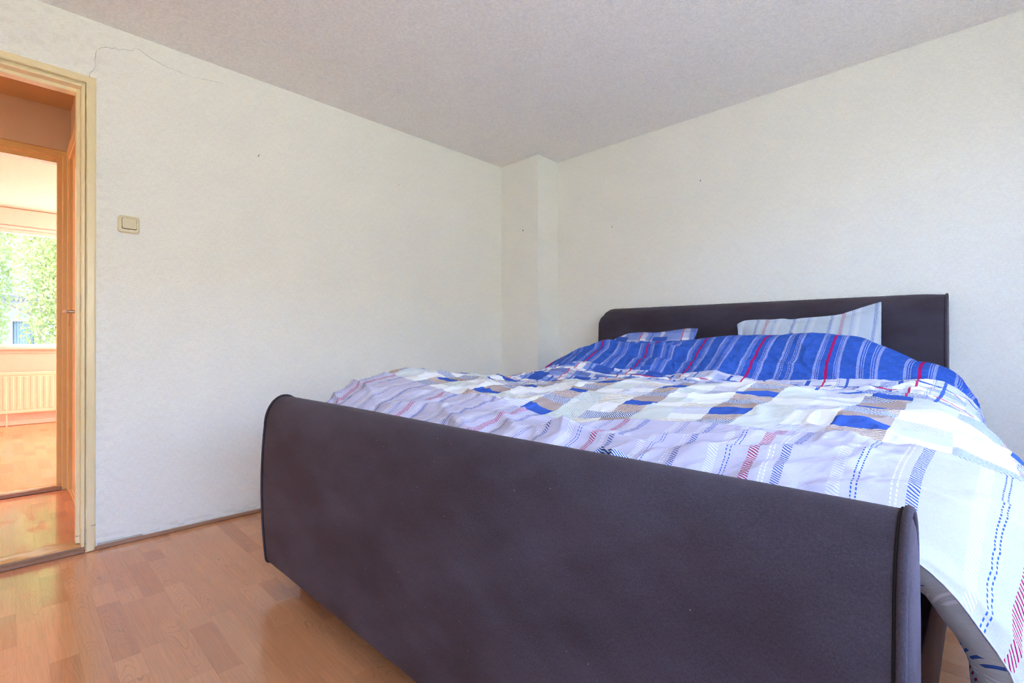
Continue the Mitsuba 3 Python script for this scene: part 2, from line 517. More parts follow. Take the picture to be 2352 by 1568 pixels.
def rounded_plate(y0, y1, z0, z1, x0, x1, r, inset):
    rings = []
    for (x, d) in ((x0, 0), (x0 + (x1 - x0) * .55, 0), (x0 + (x1 - x0) * .88, inset * .45), (x1, inset)):
        ring = []
        rr = max(r - d * .5, .002)
        for cx, cz, a0 in ((y1 - d - rr, z1 - d - rr, 0), (y0 + d + rr, z1 - d - rr, 90), (y0 + d + rr, z0 + d + rr, 180), (y1 - d - rr, z0 + d + rr, 270)):
            for k in range(7):
                a = math.radians(a0 + k * 15)
                ring.append((x, cx + rr * math.cos(a), cz + rr * math.sin(a)))
        rings.append(ring)
    v = np.array(rings).reshape(-1, 3)
    n, f = len(rings[0]), []
    for i in range(len(rings) - 1):
        for k in range(n):
            k2 = (k + 1) % n
            f += [[i * n + k, i * n + k2, (i + 1) * n + k2], [i * n + k, (i + 1) * n + k2, (i + 1) * n + k]]
    v = np.vstack([v, v[-n:].mean(0)])
    f += [[3 * n + k, 3 * n + (k + 1) % n, len(v) - 1] for k in range(n)]
    return trimesh.Trimesh(v, np.array(f), process=False)


obj('cover_frame', rounded_plate(.3465, .4285, 1.4545, 1.5355, XA - .001, XA + .010, .013, .008), 'switch_plastic', sw, smooth=50)
obj('gap', rounded_plate(.3605, .4175, 1.4715, 1.5255, XA + .006, XA + .0104, .007, .0006), 'dark_gap', sw, smooth=50)
rk = rounded_plate(.3622, .4163, 1.4745, 1.5245, XA + .008, XA + .0135, .006, .001)
rk.vertices[:, 0] += (rk.vertices[:, 2] - 1.499) * -.05
obj('rocker', rk, 'switch_plastic', sw, smooth=50)

# ------------------------------------------------------------------ hall behind the doorway
XO, YH = -4.115, .262          # face of the opposite wall, face of the hall's side wall
OD = (-.60, .222)              # opening in the opposite wall
struct('wall_hall_far', slab_x(XO - .08, XO, (-1.9, YH + .1), (-.05, 2.5), [(OD[0], OD[1], -.2, 2.085)]), 'hall_paint', 'plaster wall of the hall above the opposite doorway')
struct('wall_hall_side', slab_y(YH, YH + .1, (XO, XA - .10), (-.05, 2.5), [(-4.03, -3.2, -.2, 2.07)]), 'hall_paint')
struct('wall_hall_end', slab_y(-1.9, -1.8, (XO, XA - .10), (-.05, 2.5)), 'hall_paint')
struct('ceiling_hall', box(XO, XA - .10, -1.8, YH, 2.392, 2.5), 'hall_ceiling')
struct('floor_hall', box(XO, -3.0, -1.8, YH, -.05, ZH - .0015), 'laminate_joint')
ID = lay('floor_hall', (XO + .02, -3.0), (-1.8, YH - .012), ZH, lambda a, b, y0, y1: in_view(a, b, y0, y1, ZH) and y1 > -.12, ID + 40)
struct('baseboard_hall', box(XO + .02, -3.0, YH - .012, YH, ZH, ZH + .018, .003), 'hall_trim')

fr2 = struct('trim_2', cat(box(XO - .085, XO + .004, OD[1] - .001, OD[1] + .016, ZH, 2.10, .002), box(XO - .085, XO + .004, OD[0] - .016, OD[1], 2.083, 2.10, .002), box(XO - .085, XO + .004, OD[0] - .016, OD[0] + .001, ZH, 2.083, .002)), 'hall_trim', 'ochre painted frame of the opposite doorway')
obj('stop', cat(box(XO - .085, XO - .03, .2005, OD[1], ZH, 2.085, .002), box(XO - .085, XO - .03, OD[0], .201, 2.058, 2.085, .002)), 'hall_trim', fr2)
am = architrave([(OD[1] + .001, ZH), (OD[0] - .002, 2.093)], .038, XO, .014)
am.vertices[:, 1] = np.minimum(am.vertices[:, 1], YH - .001)
obj('architrave', am, 'hall_trim', fr2, smooth=25)
sill2 = struct('threshold_far', box(XO - .10, XO - .002, OD[0], OD[1], ZH - .03, ZH + .028, .003), 'sill_wood', 'worn sill of the opposite doorway')
obj('edge_strip', box(XO - .003, XO + .012, OD[0], OD[1] + .012, ZH, ZH + .020, .004), 'brown_trim', sill2)

# closed door in the hall's side wall, seen edge-on
fr3 = struct('trim_3', cat(box(-4.03, -4.015, YH - .014, YH + .09, ZH, 2.07, .002), box(-4.03, -3.2, YH - .002, YH + .09, 2.056, 2.07, .002), box(-3.215, -3.2, YH - .004, YH + .09, ZH, 2.07, .002)), 'hall_trim')
obj('architrave', cat(box(-4.112, -4.025, YH - .018, YH, ZH, 2.10, .004), box(-4.112, -3.16, YH - .016, YH, 2.06, 2.10, .004), box(-4.112, -3.16, YH - .020, YH, 2.10, 2.135, .006), box(-3.2, -3.16, YH - .016, YH, ZH, 2.06, .004)), 'hall_trim', fr3)
d3 = 'door_1'
labels[d3] = {'kind': 'structure', 'label': 'closed ochre door at the right side of the hall'}
obj('leaf', box(-4.014, -3.216, YH + .002, YH + .042, ZH + .012, 2.055, .003), 'hall_door', d3)
for z0 in (1.80, 1.04, .34):
    hk = obj('hinge', cat(*[tube([(-4.018, YH - .012, z0 + i * .026), (-4.018, YH - .012, z0 + .024 + i * .026)], .006, 10) for i in range(3)], box(-4.034, -4.018, YH - .0155, YH - .012, z0, z0 + .076, .001)), 'hall_trim', d3)
labels[obj('handle', cat(tube([(-3.30, YH + .004, 1.095), (-3.30, .212, 1.095), (-3.305, .200, 1.095), (-3.32, .196, 1.096), (-3.40, .195, 1.099), (-3.438, .194, 1.099), (-3.445, .199, 1.097)], [.0085, .0085, .009, .009, .0085, .0085, .007], 12)), 'metal', d3)] = {'label': 'chrome lever handle'}
obj('rosette', tube([(-3.30, YH + .003, 1.095), (-3.30, YH - .004, 1.095)], .024, 20), 'metal', d3)

# lamp hanging in the hall, to the left of the doorway
lamp = tag('pendant_lamp', 'warm glowing globe lamp hanging from the hall ceiling left of the doorway', 'lamp')
scene['lamp_glass'] = two({'type': 'diffuse', 'reflectance': rgb(.8, .75, .65)})
gl = trimesh.creation.icosphere(subdivisions=2, radius=.09)
gl.apply_translation((-3.56, -1.15, 2.10))
obj('globe', mikit.ply(gl, 'lamp_glass', smooth=True, emitter={'type': 'area', 'radiance': rgb(.19, .112, .05)}), None, lamp)
obj('cord', tube([(-3.56, -1.15, 2.19), (-3.56, -1.15, 2.392)], .004, 8), 'brown_trim', lamp)

# ------------------------------------------------------------------ far room
XW, XF = -7.65, XO - .08
struct('wall_far_window', slab_x(XW - .25, XW, (-1.5, 3.2), (-.05, 2.5), [(-.35, 2.6, .888, 2.187)]), 'far_paint', 'wall under the window of the far room')
struct('wall_far_side', slab_y(3.2, 3.3, (XW, XF), (-.05, 2.5)), 'far_paint')
struct('wall_far_near', slab_y(-1.6, -1.5, (XW, XF), (-.05, 2.5)), 'far_paint')
struct('wall_far_door', slab_x(XF - .02, XF, (YH + .1, 3.2), (-.05, 2.5)), 'far_paint')
struct('ceiling_far', box(XW, XF, -1.5, 3.2, 2.412, 2.5), 'far_ceiling', 'bright ceiling of the far room')
struct('floor_far', box(XW, XF, -1.5, 3.2, -.05, ZH - .0015), 'laminate_joint')
ID = lay('floor_far', (XW + .008, XO - .10), (-1.5, 3.2), ZH, lambda a, b, y0, y1: in_view(a, b, y0, y1, ZH) and -.16 < y0 < .45, ID + 60)
struct('baseboard_far', box(XW, XW + .008, -1.5, 3.2, ZH, ZH + .058, .002), 'far_paint')
obj('shadow_strip', box(XW, XW + .012, -1.5, 3.2, ZH - .001, ZH + .006, .001), 'brown_trim', 'baseboard_far')
struct('trim_4', box(XW, XW + .035, -1.5, 3.2, 2.222, 2.405, .004), 'far_paint', 'pale wooden pelmet board above the far window')
wn = 'window_1'
labels[wn] = {'kind': 'structure', 'label': 'wide window of the far room'}
obj('frame', cat(box(XW - .10, XW - .03, -.35, 2.6, 2.147, 2.187, .003), box(XW - .10, XW - .03, -.35, 2.6, .888, .922, .003), box(XW - .10, XW - .03, -.35, -.30, .92, 2.15, .003), box(XW - .10, XW - .03, 2.55, 2.6, .92, 2.15, .003)), 'plain_white', wn)
obj('curtain_rail', box(XW + .0, XW + .022, -.6, 2.9, 2.192, 2.214, .003), 'plain_white', wn)
obj('pane', box(XW - .067, XW - .063, -.30, 2.55, .92, 2.15), 'pane_glass', wn, smooth=False)
obj('sill', box(XW - .03, XW + .05, -.5, 2.8, .860, .888, .004), 'plain_white', wn)
obj('apron', box(XW, XW + .012, -.5, 2.8, .818, .860, .002), 'far_paint', wn)

lamp2 = tag('pendant_lamp_001', 'warm glowing globe lamp hanging in the far room, right of the doorway', 'lamp')
gl = trimesh.creation.icosphere(subdivisions=2, radius=.11)
gl.apply_translation((-6.1, 1.7, 2.0))
obj('globe', mikit.ply(gl, 'lamp_glass', smooth=True, emitter={'type': 'area', 'radiance': rgb(3.6, 2.9, 2.35)}), None, lamp2)
obj('cord', tube([(-6.1, 1.7, 2.11), (-6.1, 1.7, 2.412)], .004, 8), 'brown_trim', lamp2)

rad = tag('radiator', 'cream ribbed panel radiator under the window of the far room', 'radiator')
RX = XW + .06
ry0, ry1 = -.10, 1.30
obj('panel', cat(box(RX, RX + .014, ry0, ry1, .164, .616, .005), box(RX + .004, RX + .020, ry0 + .006, ry1 - .006, .578, .612, .005), box(RX + .004, RX + .020, ry0 + .006, ry1 - .006, .168, .196, .005)), 'radiator_paint', rad)
yy = ry0 + .040
while yy < ry1 - .05:
    rib = to_tri(m3.Manifold.hull_points(np.array([[RX + .012, yy, .205], [RX + .012, yy + .034, .205], [RX + .022, yy + .007, .213], [RX + .022, yy + .027, .213],
                                                   [RX + .012, yy, .572], [RX + .012, yy + .034, .572], [RX + .022, yy + .007, .564], [RX + .022, yy + .027, .564]])))
    obj('rib', rib, 'radiator_paint', rad)
    yy += .0525
for by in (.05, 1.1):
    obj('bracket', box(XW + .001, RX, by, by + .03, .2, .56, .003), 'radiator_paint', rad)
obj('pipe', tube([(RX + .0, -.03, .17), (RX, -.03, ZH)], .006, 8), 'radiator_paint', rad)

# ------------------------------------------------------------------ outside: garden, trees, neighbouring houses
struct('ground', box(-70, 70, -70, 70, -3.2, -3.0), 'grass')


def leaf_cloud(centre, radii, count, size, seed):
    g = np.random.default_rng(seed)
    d = g.normal(size=(count, 3))
    d /= np.linalg.norm(d, axis=1, keepdims=True)
    r = g.random(count) ** .45
    wob = 1 + .25 * meshkit.fbm(d * 2.3 + seed, 3)[:, None]
    c = np.array(centre) + d * r[:, None] * np.array(radii) * wob
    a = g.normal(size=(count, 3))
    a[:, 2] -= .6
    a /= np.linalg.norm(a, axis=1, keepdims=True)
    b = np.cross(a, g.normal(size=(count, 3)))
    b /= np.linalg.norm(b, axis=1, keepdims=True)
    nn = np.cross(a, b)
    s = size * (.6 + .8 * g.random((count, 1)))
    p0, p1, p2, p3 = c - a * s, c + b * s * .5 + nn * s * .1, c + a * s, c - b * s * .5 + nn * s * .1
    v = np.stack([p0, p1, p2, p3], 1).reshape(-1, 3)
    k = np.arange(count)[:, None] * 4
    f = np.vstack([k + [0, 1, 2], k + [0, 2, 3]])
    return trimesh.Trimesh(v, f, process=False)


def tree(label, x, y, z0, h, rad, count, size, seed, group=None, mid=.62, rz=.40):
    k = tag(new_key('tree'), label, 'tree', group)
    g = np.random.default_rng(seed)
    obj('trunk', tube([(x, y, z0), (x + .1, y, z0 + h * .3), (x - .05, y + .1, z0 + h * .6), (x, y, z0 + h * .85)], [.16, .13, .09, .03], 10), 'bark', k)
    for i in range(5):
        a, zz = g.random() * 6.28, z0 + h * (.32 + .1 * i)
        obj('branch', tube([(x, y, zz), (x + .4 * rad * math.cos(a), y + .4 * rad * math.sin(a), zz + .4), (x + .8 * rad * math.cos(a), y + .8 * rad * math.sin(a), zz + .7)], [.05, .035, .015], 8), 'bark', k)
    lf = obj('foliage', leaf_cloud((x, y, z0 + h * mid), (rad, rad, h * rz), count, size, seed), 'leaf_green', k, smooth=False)
    stuff(lf)
    return k


tree('leafy tree filling the right half of the far window', -17.0, 1.80, -3.0, 9.4, 1.55, 30000, .060, 3)
tree('leafy tree at the left of the far window', -19.5, -1.50, -3.0, 8.6, 1.40, 20000, .060, 5)
tree('tall pale tree crown rising behind the other two outside the far window', -25.0, .8, -3.0, 15.0, 2.6, 26000, .085, 9, mid=.72, rz=.28)

hs = tag('neighbour_house', 'pale terraced house across the garden, seen between the trees', 'house')
obj('facade', slab_x(-34.4, -34.0, (-9, 9), (-3, 3.0), [(.05, .85, .75, 2.0), (-2.4, -1.6, .75, 2.0)]), 'facade', hs)
obj('roof', to_tri(m3.Manifold.hull_points(np.array([[-33.7, -9.3, 3.0], [-33.7, 9.3, 3.0], [-33.7, -9.3, 3.2], [-33.7, 9.3, 3.2], [-37.5, -9.3, 6.0], [-37.5, 9.3, 6.0], [-41, -9.3, 3.0], [-41, 9.3, 3.0]]))), 'roof_slate', hs, smooth=False)
for y0 in (.05, -2.4):
    w = obj('window', cat(box(-34.1, -33.97, y0 - .06, y0 + .01, .70, 2.05, .01), box(-34.1, -33.97, y0 + .79, y0 + .86, .70, 2.05, .01), box(-34.1, -33.97, y0, y0 + .8, 1.98, 2.05, .01), box(-34.1, -33.95, y0 - .06, y0 + .86, .66, .75, .01)), 'plain_white', hs)
    ys = np.linspace(y0, y0 + .8, 60)
    cur = np.c_[-34.2 + .02 * np.sin(ys * 60), ys]
    v = np.vstack([np.c_[cur, np.full(60, .75)], np.c_[cur, np.full(60, 1.98)]])
    obj('curtain', trimesh.Trimesh(v, np.array([[i, i + 1, 60 + i] for i in range(59)] + [[i + 1, 61 + i, 60 + i] for i in range(59)]), process=False), 'curtain_cloth', w, smooth=True)
diffuse('curtain_cloth', (.22, .27, .29))

# brick terrace beyond the bedroom window
bh = tag('brick_terrace', 'sunlit brick terrace facing the bedroom window across the gardens', 'house')
holes = [(y0, y0 + 1.5, z0, z0 + 1.35) for y0 in np.arange(-27, 26, 5.4) for z0 in (-1.6, 1.1)]
obj('facade', slab_x(20.0, 20.3, (-30, 30), (-3, 3.6), holes), 'brick', bh)
obj('backing', box(20.28, 20.32, -30, 30, -3, 3.6), 'dark_gap', bh)
obj('roof', to_tri(m3.Manifold.hull_points(np.array([[19.6, -30.3, 3.6], [19.6, 30.3, 3.6], [19.6, -30.3, 3.75], [19.6, 30.3, 3.75], [25, -30.3, 7.0], [25, 30.3, 7.0], [30, -30.3, 3.6], [30, 30.3, 3.6]]))), 'roof_tile', bh, smooth=False)
diffuse('brick', (.45, .44, .375))
diffuse('roof_tile', (.38, .38, .35))

# ------------------------------------------------------------------ the bed
bed = tag('bed', 'double bed with dark aubergine-grey upholstered headboard and footboard', 'bed')
BX0, BX1 = -1.992, -.068


def profile(y0, y1, z0, z1, bulge, ry, rz, rb=.02):
    """outline (y, z) of an upholstered board: rounded top, slightly bulging front (y0 side)"""
    p = []
    for a in np.linspace(0, 90, 5):                                # bottom front corner
        a = math.radians(a)
        p.append((y0 + rb - rb * math.sin(a), z0 + rb - rb * math.cos(a)))
    for t in np.linspace(.08, 1, 14):
        p.append((y0 - bulge * math.sin(math.pi * t) ** .8 if t < 1 else y0, z0 + rb + (z1 - rz - z0 - rb) * t))
    for a in np.linspace(0, 90, 15)[1:]:
        a = math.radians(a)
        p.append((y0 + ry - ry * math.cos(a), z1 - rz + rz * math.sin(a)))
    rb2, yt = y1 - (y0 + ry), y0 + ry
    for a in np.linspace(90, 0, 11)[1:]:
        a = math.radians(a)
        p.append((yt + rb2 * math.cos(a), z1 - rz * .7 + rz * .7 * math.sin(a)))
    for t in np.linspace(0, 1, 8)[1:]:
        p.append((y1, z1 - rz * .7 + (z0 + rb - z1 + rz * .7) * t))
    p.append((y1 - rb, z0))
    return np.array(p)


def board(prof, xa, xb, puff, warp):
    """the body between two end outlines, its length in many rings, ends puffed out"""
    n = len(prof)
    c = prof.mean(0)
    xs = np.concatenate([[xa], np.linspace(xa + .006, xb - .006, 90), [xb]])
    rows = []
    for x in xs:
        q = prof.copy()
        if x in (xa, xb):
            q = c + (q - c) * np.array([.985, .995])
        rows.append(warp(np.c_[np.full(n, x), q]))
    v, f = np.vstack(rows), []
    for i in range(len(xs) - 1):
        for k in range(n):
            k2 = (k + 1) % n
            f += [[i * n + k, (i + 1) * n + k2, i * n + k2], [i * n + k, (i + 1) * n + k, (i + 1) * n + k2]]
    body = trimesh.Trimesh(v, np.array(f), process=False)
    caps = []
    for x, s in ((xa, -1), (xb, 1)):
        rr, ff, rings = [], [], [1.0, .93, .8, .6, .35, .1]
        for r in rings:
            q = c + (prof - c) * np.array([.985, .995]) * r
            rr.append(warp(np.c_[np.full(n, x + s * puff * math.sqrt(max(0, 1 - r ** 4))), q]))
        vv = np.vstack(rr + [rr[-1].mean(0)[None]])
        for i in range(len(rings) - 1):
            for k in range(n):
                k2 = (k + 1) % n
                t = [[i * n + k, i * n + k2, (i + 1) * n + k2], [i * n + k, (i + 1) * n + k2, (i + 1) * n + k]]
                ff += t if s > 0 else [z[::-1] for z in t]
        for k in range(n):
            t = [(len(rings) - 1) * n + k, (len(rings) - 1) * n + (k + 1) % n, len(vv) - 1]
            ff.append(t if s > 0 else t[::-1])
        caps.append(trimesh.Trimesh(vv, np.array(ff), process=False))
    pipes = [warp(np.c_[np.full(n, x), c + (prof - c) * np.array([1.0, 1.002])]) for x in (xa, xb)]
    return body, caps, pipes


def fwarp(v):
    v = v.copy()
    t = (v[:, 0] - BX0) / (BX1 - BX0)
    v[:, 2] += .006 * t + (v[:, 2] < .16) * .016 * t * (1 - .3 * t)
    v[:, 1] += .004 * np.sin(v[:, 0] * 5 + v[:, 2] * 4) * (v[:, 2] > .15)
    return v


fp = profile(.688, .822, .092, .730, .012, .072, .110)
fb, fcaps, fpipes = board(fp, BX0, BX1, .010, fwarp)
ft = obj('footboard', fb, 'bed_fabric', bed, smooth=40)
for c_ in fcaps:
    obj('end_panel', c_, 'bed_fabric', ft, smooth=40)
for p_ in fpipes:
    obj('piping', tube(p_, .0055, 8, closed=True), 'bed_fabric', ft, smooth=True)
    p2 = p_.copy()
    p2[:, 0] += .0062 if p2[0, 0] < -1 else -.0062
    obj('seam', tube(p2, .0021, 8, closed=True), 'piping_fabric', ft, smooth=True)

HX0, HX1 = -1.990, -.131


def hwarp(v):
    v = v.copy()
    t = (v[:, 0] - HX0) / (HX1 - HX0)
    v[:, 2] -= np.where(v[:, 2] > .95, .042 * np.clip((.035 - t) / .035, 0, 1) ** 2.6, 0)
    v[:, 2] += np.where(v[:, 2] > .7, .012 * (1 - t) - .006 * np.exp(-((t - 1) / .03) ** 2), 0)
    return v


hp = profile(2.945, 3.085, .09, 1.172, .006, .118, .085)
hb, hcaps, hpipes = board(hp, HX0, HX1, .008, hwarp)
hd_ = obj('headboard', hb, 'bed_fabric', bed, smooth=40)
for c_ in hcaps:
    obj('end_panel', c_, 'bed_fabric', hd_, smooth=40)
for p_ in hpipes:
    obj('piping', tube(p_, .005, 8, closed=True), 'bed_fabric', hd_, smooth=True)
for xa, xb in ((-1.975, -1.905), (-.150, -.079)):
    obj('side_rail', box(xa, xb, .80, 2.95, .14, .43, .018), 'bed_fabric', bed, smooth=50)
for lx in (-1.86, -.20):
    for ly in (.805, 2.985):
        obj('leg', box(lx - .03, lx + .03, ly - .03, ly + .03, 0.0, .115, .004), 'leg_wood', bed)
obj('slat_base', box(-1.905, -.150, .83, 2.945, .28, .33, .004), 'leg_wood', bed)

mt = tag('mattress', 'white mattress under the patterned duvet', 'mattress')
obj('body', box(-1.895, -.160, .85, 2.93, .33, .56, .04), 'mattress_cloth', mt, smooth=50)

# ------------------------------------------------------------------ duvet: height field over the bed, hanging sides, thickness
CTRL = {
    .87: [(-1.95, .70), (-1.6, .655), (-1.2, .655), (-.8, .650), (-.4, .65), (-.12, .660)],
    .93: [(-1.956, .745), (-1.75, .72), (-1.548, .695), (-1.196, .688), (-1.016, .691), (-.84, .688), (-.707, .684), (-.52, .687), (-.35, .690), (-.217, .692), (-.145, .694)],
    1.17: [(-1.95, .818), (-1.858, .803), (-1.678, .780), (-1.532, .766), (-1.351, .745), (-1.235, .744), (-1.108, .730), (-1.005, .718), (-.894, .708), (-.793, .720), (-.688, .728), (-.57, .731), (-.466, .740), (-.35, .749), (-.274, .757), (-.19, .763), (-.12, .748)],
    1.325: [(-1.95, .828)],
    1.525: [(-1.95, .790)],
    1.75: [(-1.95, .755), (-1.783, .763), (-1.72, .735), (-1.601, .730), (-1.517, .738), (-1.361, .766), (-1.132, .786), (-.952, .797), (-.898, .790), (-.793, .783), (-.673, .795), (-.551, .808), (-.452, .804), (-.361, .786), (-.309, .785), (-.224, .787), (-.14, .783)],
    2.25: [(-1.951, .784), (-1.805, .82), (-1.588, .841), (-1.431, .806), (-1.305, .81), (-1.226, .822), (-1.091, .799), (-1.036, .808), (-.981, .816), (-.875, .818), (-.698, .791), (-.498, .801), (-.411, .804), (-.304, .804), (-.177, .815)],
    2.6: [(-2.0, .83), (-1.915, .872), (-1.746, .902), (-1.681, .914), (-1.471, .938), (-1.228, .946), (-1.012, .959), (-.902, .968), (-.719, .971), (-.626, .978), (-.572, .977), (-.438, .968), (-.382, .958), (-.313, .915), (-.241, .879), (-.2, .855)],
    2.74: [(-1.95, .80), (-1.5, .86), (-1.0, .87), (-.6, .88), (-.3, .83), (-.2, .80)],
}
cp = np.array([(x, y, z) for y, r in CTRL.items() for x, z in r])
field = RBFInterpolator(cp[:, :2], cp[:, 2], kernel='thin_plate_spline', smoothing=2e-6)
YS = [.862, 1.0, 1.17, 1.75, 2.25, 2.6, 2.74]


def smooth_interp(y, vals):
    return np.interp(y, YS, vals)


NT, NH, NV = 420, 70, 400
vy = np.concatenate([.862 + .05 * np.linspace(0, 1, 20) ** 1.6, np.linspace(.912, 2.74, NV - 20 + 1)[1:]])
X0R, XMR, DRR = (smooth_interp(vy, q) for q in ([-.12, -.12, -.12, -.14, -.177, -.20, -.20], [.048, .095, .125, .036, -.012, -.055, -.06], [.30, .20, .15, .20, .15, .14, .14]))
X0L = np.full(NV, -1.90)
top = np.linspace(0, 1, NT)
xt = X0L[:, None] + (X0R - X0L)[:, None] * top[None]
zt = field(np.c_[xt.ravel(), np.repeat(vy, NT)]).reshape(NV, NT)
# right side
th = np.linspace(0, 1, NH // 2 + 1)[1:] * np.pi / 2
xr_ = X0R[:, None] + (XMR - X0R)[:, None] * np.sin(th)[None]
zr_ = zt[:, -1:] - DRR[:, None] * (1 - np.cos(th))[None]
ZEND = np.interp(vy, [.86, 1.2, 2.0, 2.74], [.20, .24, .34, .40])
tt = np.linspace(0, 1, NH // 2 + 1)[1:]
zr2 = zr_[:, -1:] + (ZEND[:, None] - zr_[:, -1:]) * tt[None]
flare = np.interp(vy, [.86, 1.1, 1.5, 2.74], [.10, .06, .02, .0])
xr2 = XMR[:, None] + flare[:, None] * tt[None] ** 1.3 + .010 * np.sin(vy * 14)[:, None] * tt[None]
# left side
xl_ = X0L[:, None] - .12 * np.sin(th)[None]
zl_ = zt[:, :1] - .20 * (1 - np.cos(th))[None] - .02 * np.sin(th)[None]
zl2 = zl_[:, -1:] + (.36 - zl_[:, -1:]) * tt[None]
xl2 = np.repeat(xl_[:, -1:], NH // 2, 1) + .012 * np.sin(vy * 15)[:, None] * tt[None]
X = np.hstack([xl2[:, ::-1], xl_[:, ::-1], xt, xr_, xr2])
Z = np.hstack([zl2[:, ::-1], zl_[:, ::-1], zt, zr_, zr2])
Y = np.repeat(vy[:, None], X.shape[1], 1)
NS = X.shape[1]
seg = np.hypot(np.diff(X, axis=1), np.diff(Z, axis=1) * np.r_[np.ones(NH), np.zeros(NT - 1), np.ones(NH)][None])
U_ = np.hstack([np.zeros((NV, 1)), np.cumsum(seg, 1)])
U_ = U_ - U_[:, NH:NH + 1] + X[:, NH:NH + 1]
P = np.stack([X, Y, Z], -1)


def normals(P):
    a, b = np.gradient(P, axis=1), np.gradient(P, axis=0)
    n = np.cross(a, b)
    return n / (np.linalg.norm(n, axis=-1, keepdims=True) + 1e-12)


N = normals(P)
N_SMOOTH = N.copy()
q = np.stack([U_, Y, 0 * Y], -1).reshape(-1, 3)


def nz(f, ax, ay, seed):
    return meshkit.noise(np.c_[q[:, 0] * ax * f, q[:, 1] * ay * f, q[:, 2] + seed * 3.7]).reshape(NV, NS)


n0 = nz(1, 1, 1, 1)
LO, HI = n0.min(), n0.max()


def unit(a):
    return (a - LO) / (HI - LO)


warpu = unit(nz(3, 1, 1, 7)) - .5


def ridges(f, ax, ay, seed, sharp):
    return np.clip(1 - np.abs(2 * unit(nz(f, ax, ay, seed)) - 1), 0, 1) ** sharp


wx2, wy2 = (unit(nz(2.5, 1, 1, 11)) - .5) * .25, (unit(nz(2.5, 1, 1, 12)) - .5) * .25


def wnz(f, ax, ay, seed):
    qq = np.c_[((U_ + wx2) * ax * f).ravel(), ((Y + wy2) * ay * f).ravel(), np.full(U_.size, seed * 3.7)]
    return unit(meshkit.noise(qq).reshape(NV, NS))


def wrid(f, ax, ay, seed, sharp):
    return np.clip(1 - np.abs(2 * wnz(f, ax, ay, seed) - 1), 0, 1) ** sharp


disp = .016 * (wnz(4.2, .8, 1.4, 2) - .5) + .015 * (wrid(4.4, .7, 1.7, 3, 2.0) - .35) + .008 * (wrid(9.5, 1.1, 1.0, 4, 2.3) - .3) + (.0030 + .0022 * (Y > 2.2)) * (wrid(21, 1, 1.2, 5, 2) - .3) + .0020 * (wrid(46, 1, 1, 6, 1.6) - .35) + .0009 * (wrid(88, 1, 1, 8, 1.4) - .35)
footy = np.clip(1 - (Y - .87) / .30, 0, 1)
for xk, amp, w in [(-1.83, .018, .03), (-1.60, .012, .05), (-1.42, .016, .03), (-1.21, .012, .04), (-1.03, .030, .035), (-.86, .014, .03), (-.70, .022, .05), (-.50, .014, .03), (-.37, .02, .04), (-.235, .008, .03)]:
    wx = xk + .05 * (Y - .9) * np.sin(xk * 9) + .02 * warpu
    disp -= amp * np.exp(-((U_ - wx) / w) ** 2) * footy ** 1.5
disp *= np.clip((U_ + 2.2) / .1, .3, 1) * np.interp(Y, [2.2, 2.45, 2.8], [1, .5, .4]) * np.where(Y < 2.0, np.interp(X, [-1.2, -.7], [1, .68]), 1.0)
# long soft folds running from the right edge towards the foot, as the cloth is pulled there
for (xa, ya, xb, yb, amp, w) in [(-.55, .97, -.10, 1.10, .010, .018), (-.62, 1.04, -.28, 1.13, .008, .016), (-.95, .98, -.60, 1.06, .009, .018), (-.30, .93, -.02, 1.02, .006, .014), (-1.15, 1.10, -.9, .95, .010, .02), (-1.35, 1.05, -1.1, .93, .008, .018), (-.98, 1.02, -.50, 1.00, .010, .016), (-1.76, 2.47, -1.02, 2.41, .016, .026), (-1.55, 2.37, -.95, 2.35, -.011, .022), (-1.9, 2.38, -1.45, 2.50, .012, .024), (-.9, 2.33, -.4, 2.30, .007, .02)]:
    d = np.array([xb - xa, yb - ya])
    L_ = np.hypot(*d)
    d /= L_
    s_ = (U_ - xa) * d[0] + (Y - ya) * d[1]
    t_ = -(U_ - xa) * d[1] + (Y - ya) * d[0] + .02 * warpu
    disp += 1.7 * amp * np.exp(-(t_ / w) ** 2) * np.clip(np.minimum(s_, L_ - s_) / (.3 * L_), 0, 1)
P = P + N * disp[..., None]
N = normals(P)
# thickness, rounded to nothing at every edge
ei = np.minimum(np.arange(NS), NS - 1 - np.arange(NS))
du = np.abs(np.minimum(U_ - U_[:, :1], U_[:, -1:] - U_))
dv = np.minimum(np.abs(Y - vy[0]), np.abs(vy[-1] - Y))
edge = np.minimum(du, dv)
hgt = .062 * np.sqrt(np.clip(1 - (1 - np.clip(edge / .045, 0, 1)) ** 2, 0, 1)) + .0015
B = P - N_SMOOTH * hgt[..., None] * np.where((X > -.11) | (X < -1.93), np.interp(Y, [.86, 1.3], [1.35, 1.0]), 1.0)[..., None]
B[..., 2] = np.where((X > -1.93) & (X < -.13) & (Y > .86), np.maximum(B[..., 2], .561), B[..., 2])
vt = np.vstack([P.reshape(-1, 3), B.reshape(-1, 3)])
uvs = np.vstack([np.stack([U_, Y], -1).reshape(-1, 2), np.stack([-U_ + .19, Y + 10], -1).reshape(-1, 2)])
fs = [grid_faces(NV, NS, 0, True), grid_faces(NV, NS, NV * NS, False)]
loop = [i * NS for i in range(NV)] + [(NV - 1) * NS + j for j in range(1, NS)] + [i * NS + NS - 1 for i in range(NV - 2, -1, -1)] + [j for j in range(NS - 2, 0, -1)]
lo = np.array(loop)
l2 = np.roll(lo, -1)
fs.append(np.c_[lo, l2, l2 + NV * NS])
fs.append(np.c_[lo, l2 + NV * NS, lo + NV * NS])
dm = trimesh.Trimesh(vt, np.vstack(fs), process=False)
dv_ = tag('duvet', 'blue, white and lavender patchwork-print duvet spread rumpled over the bed', 'duvet')
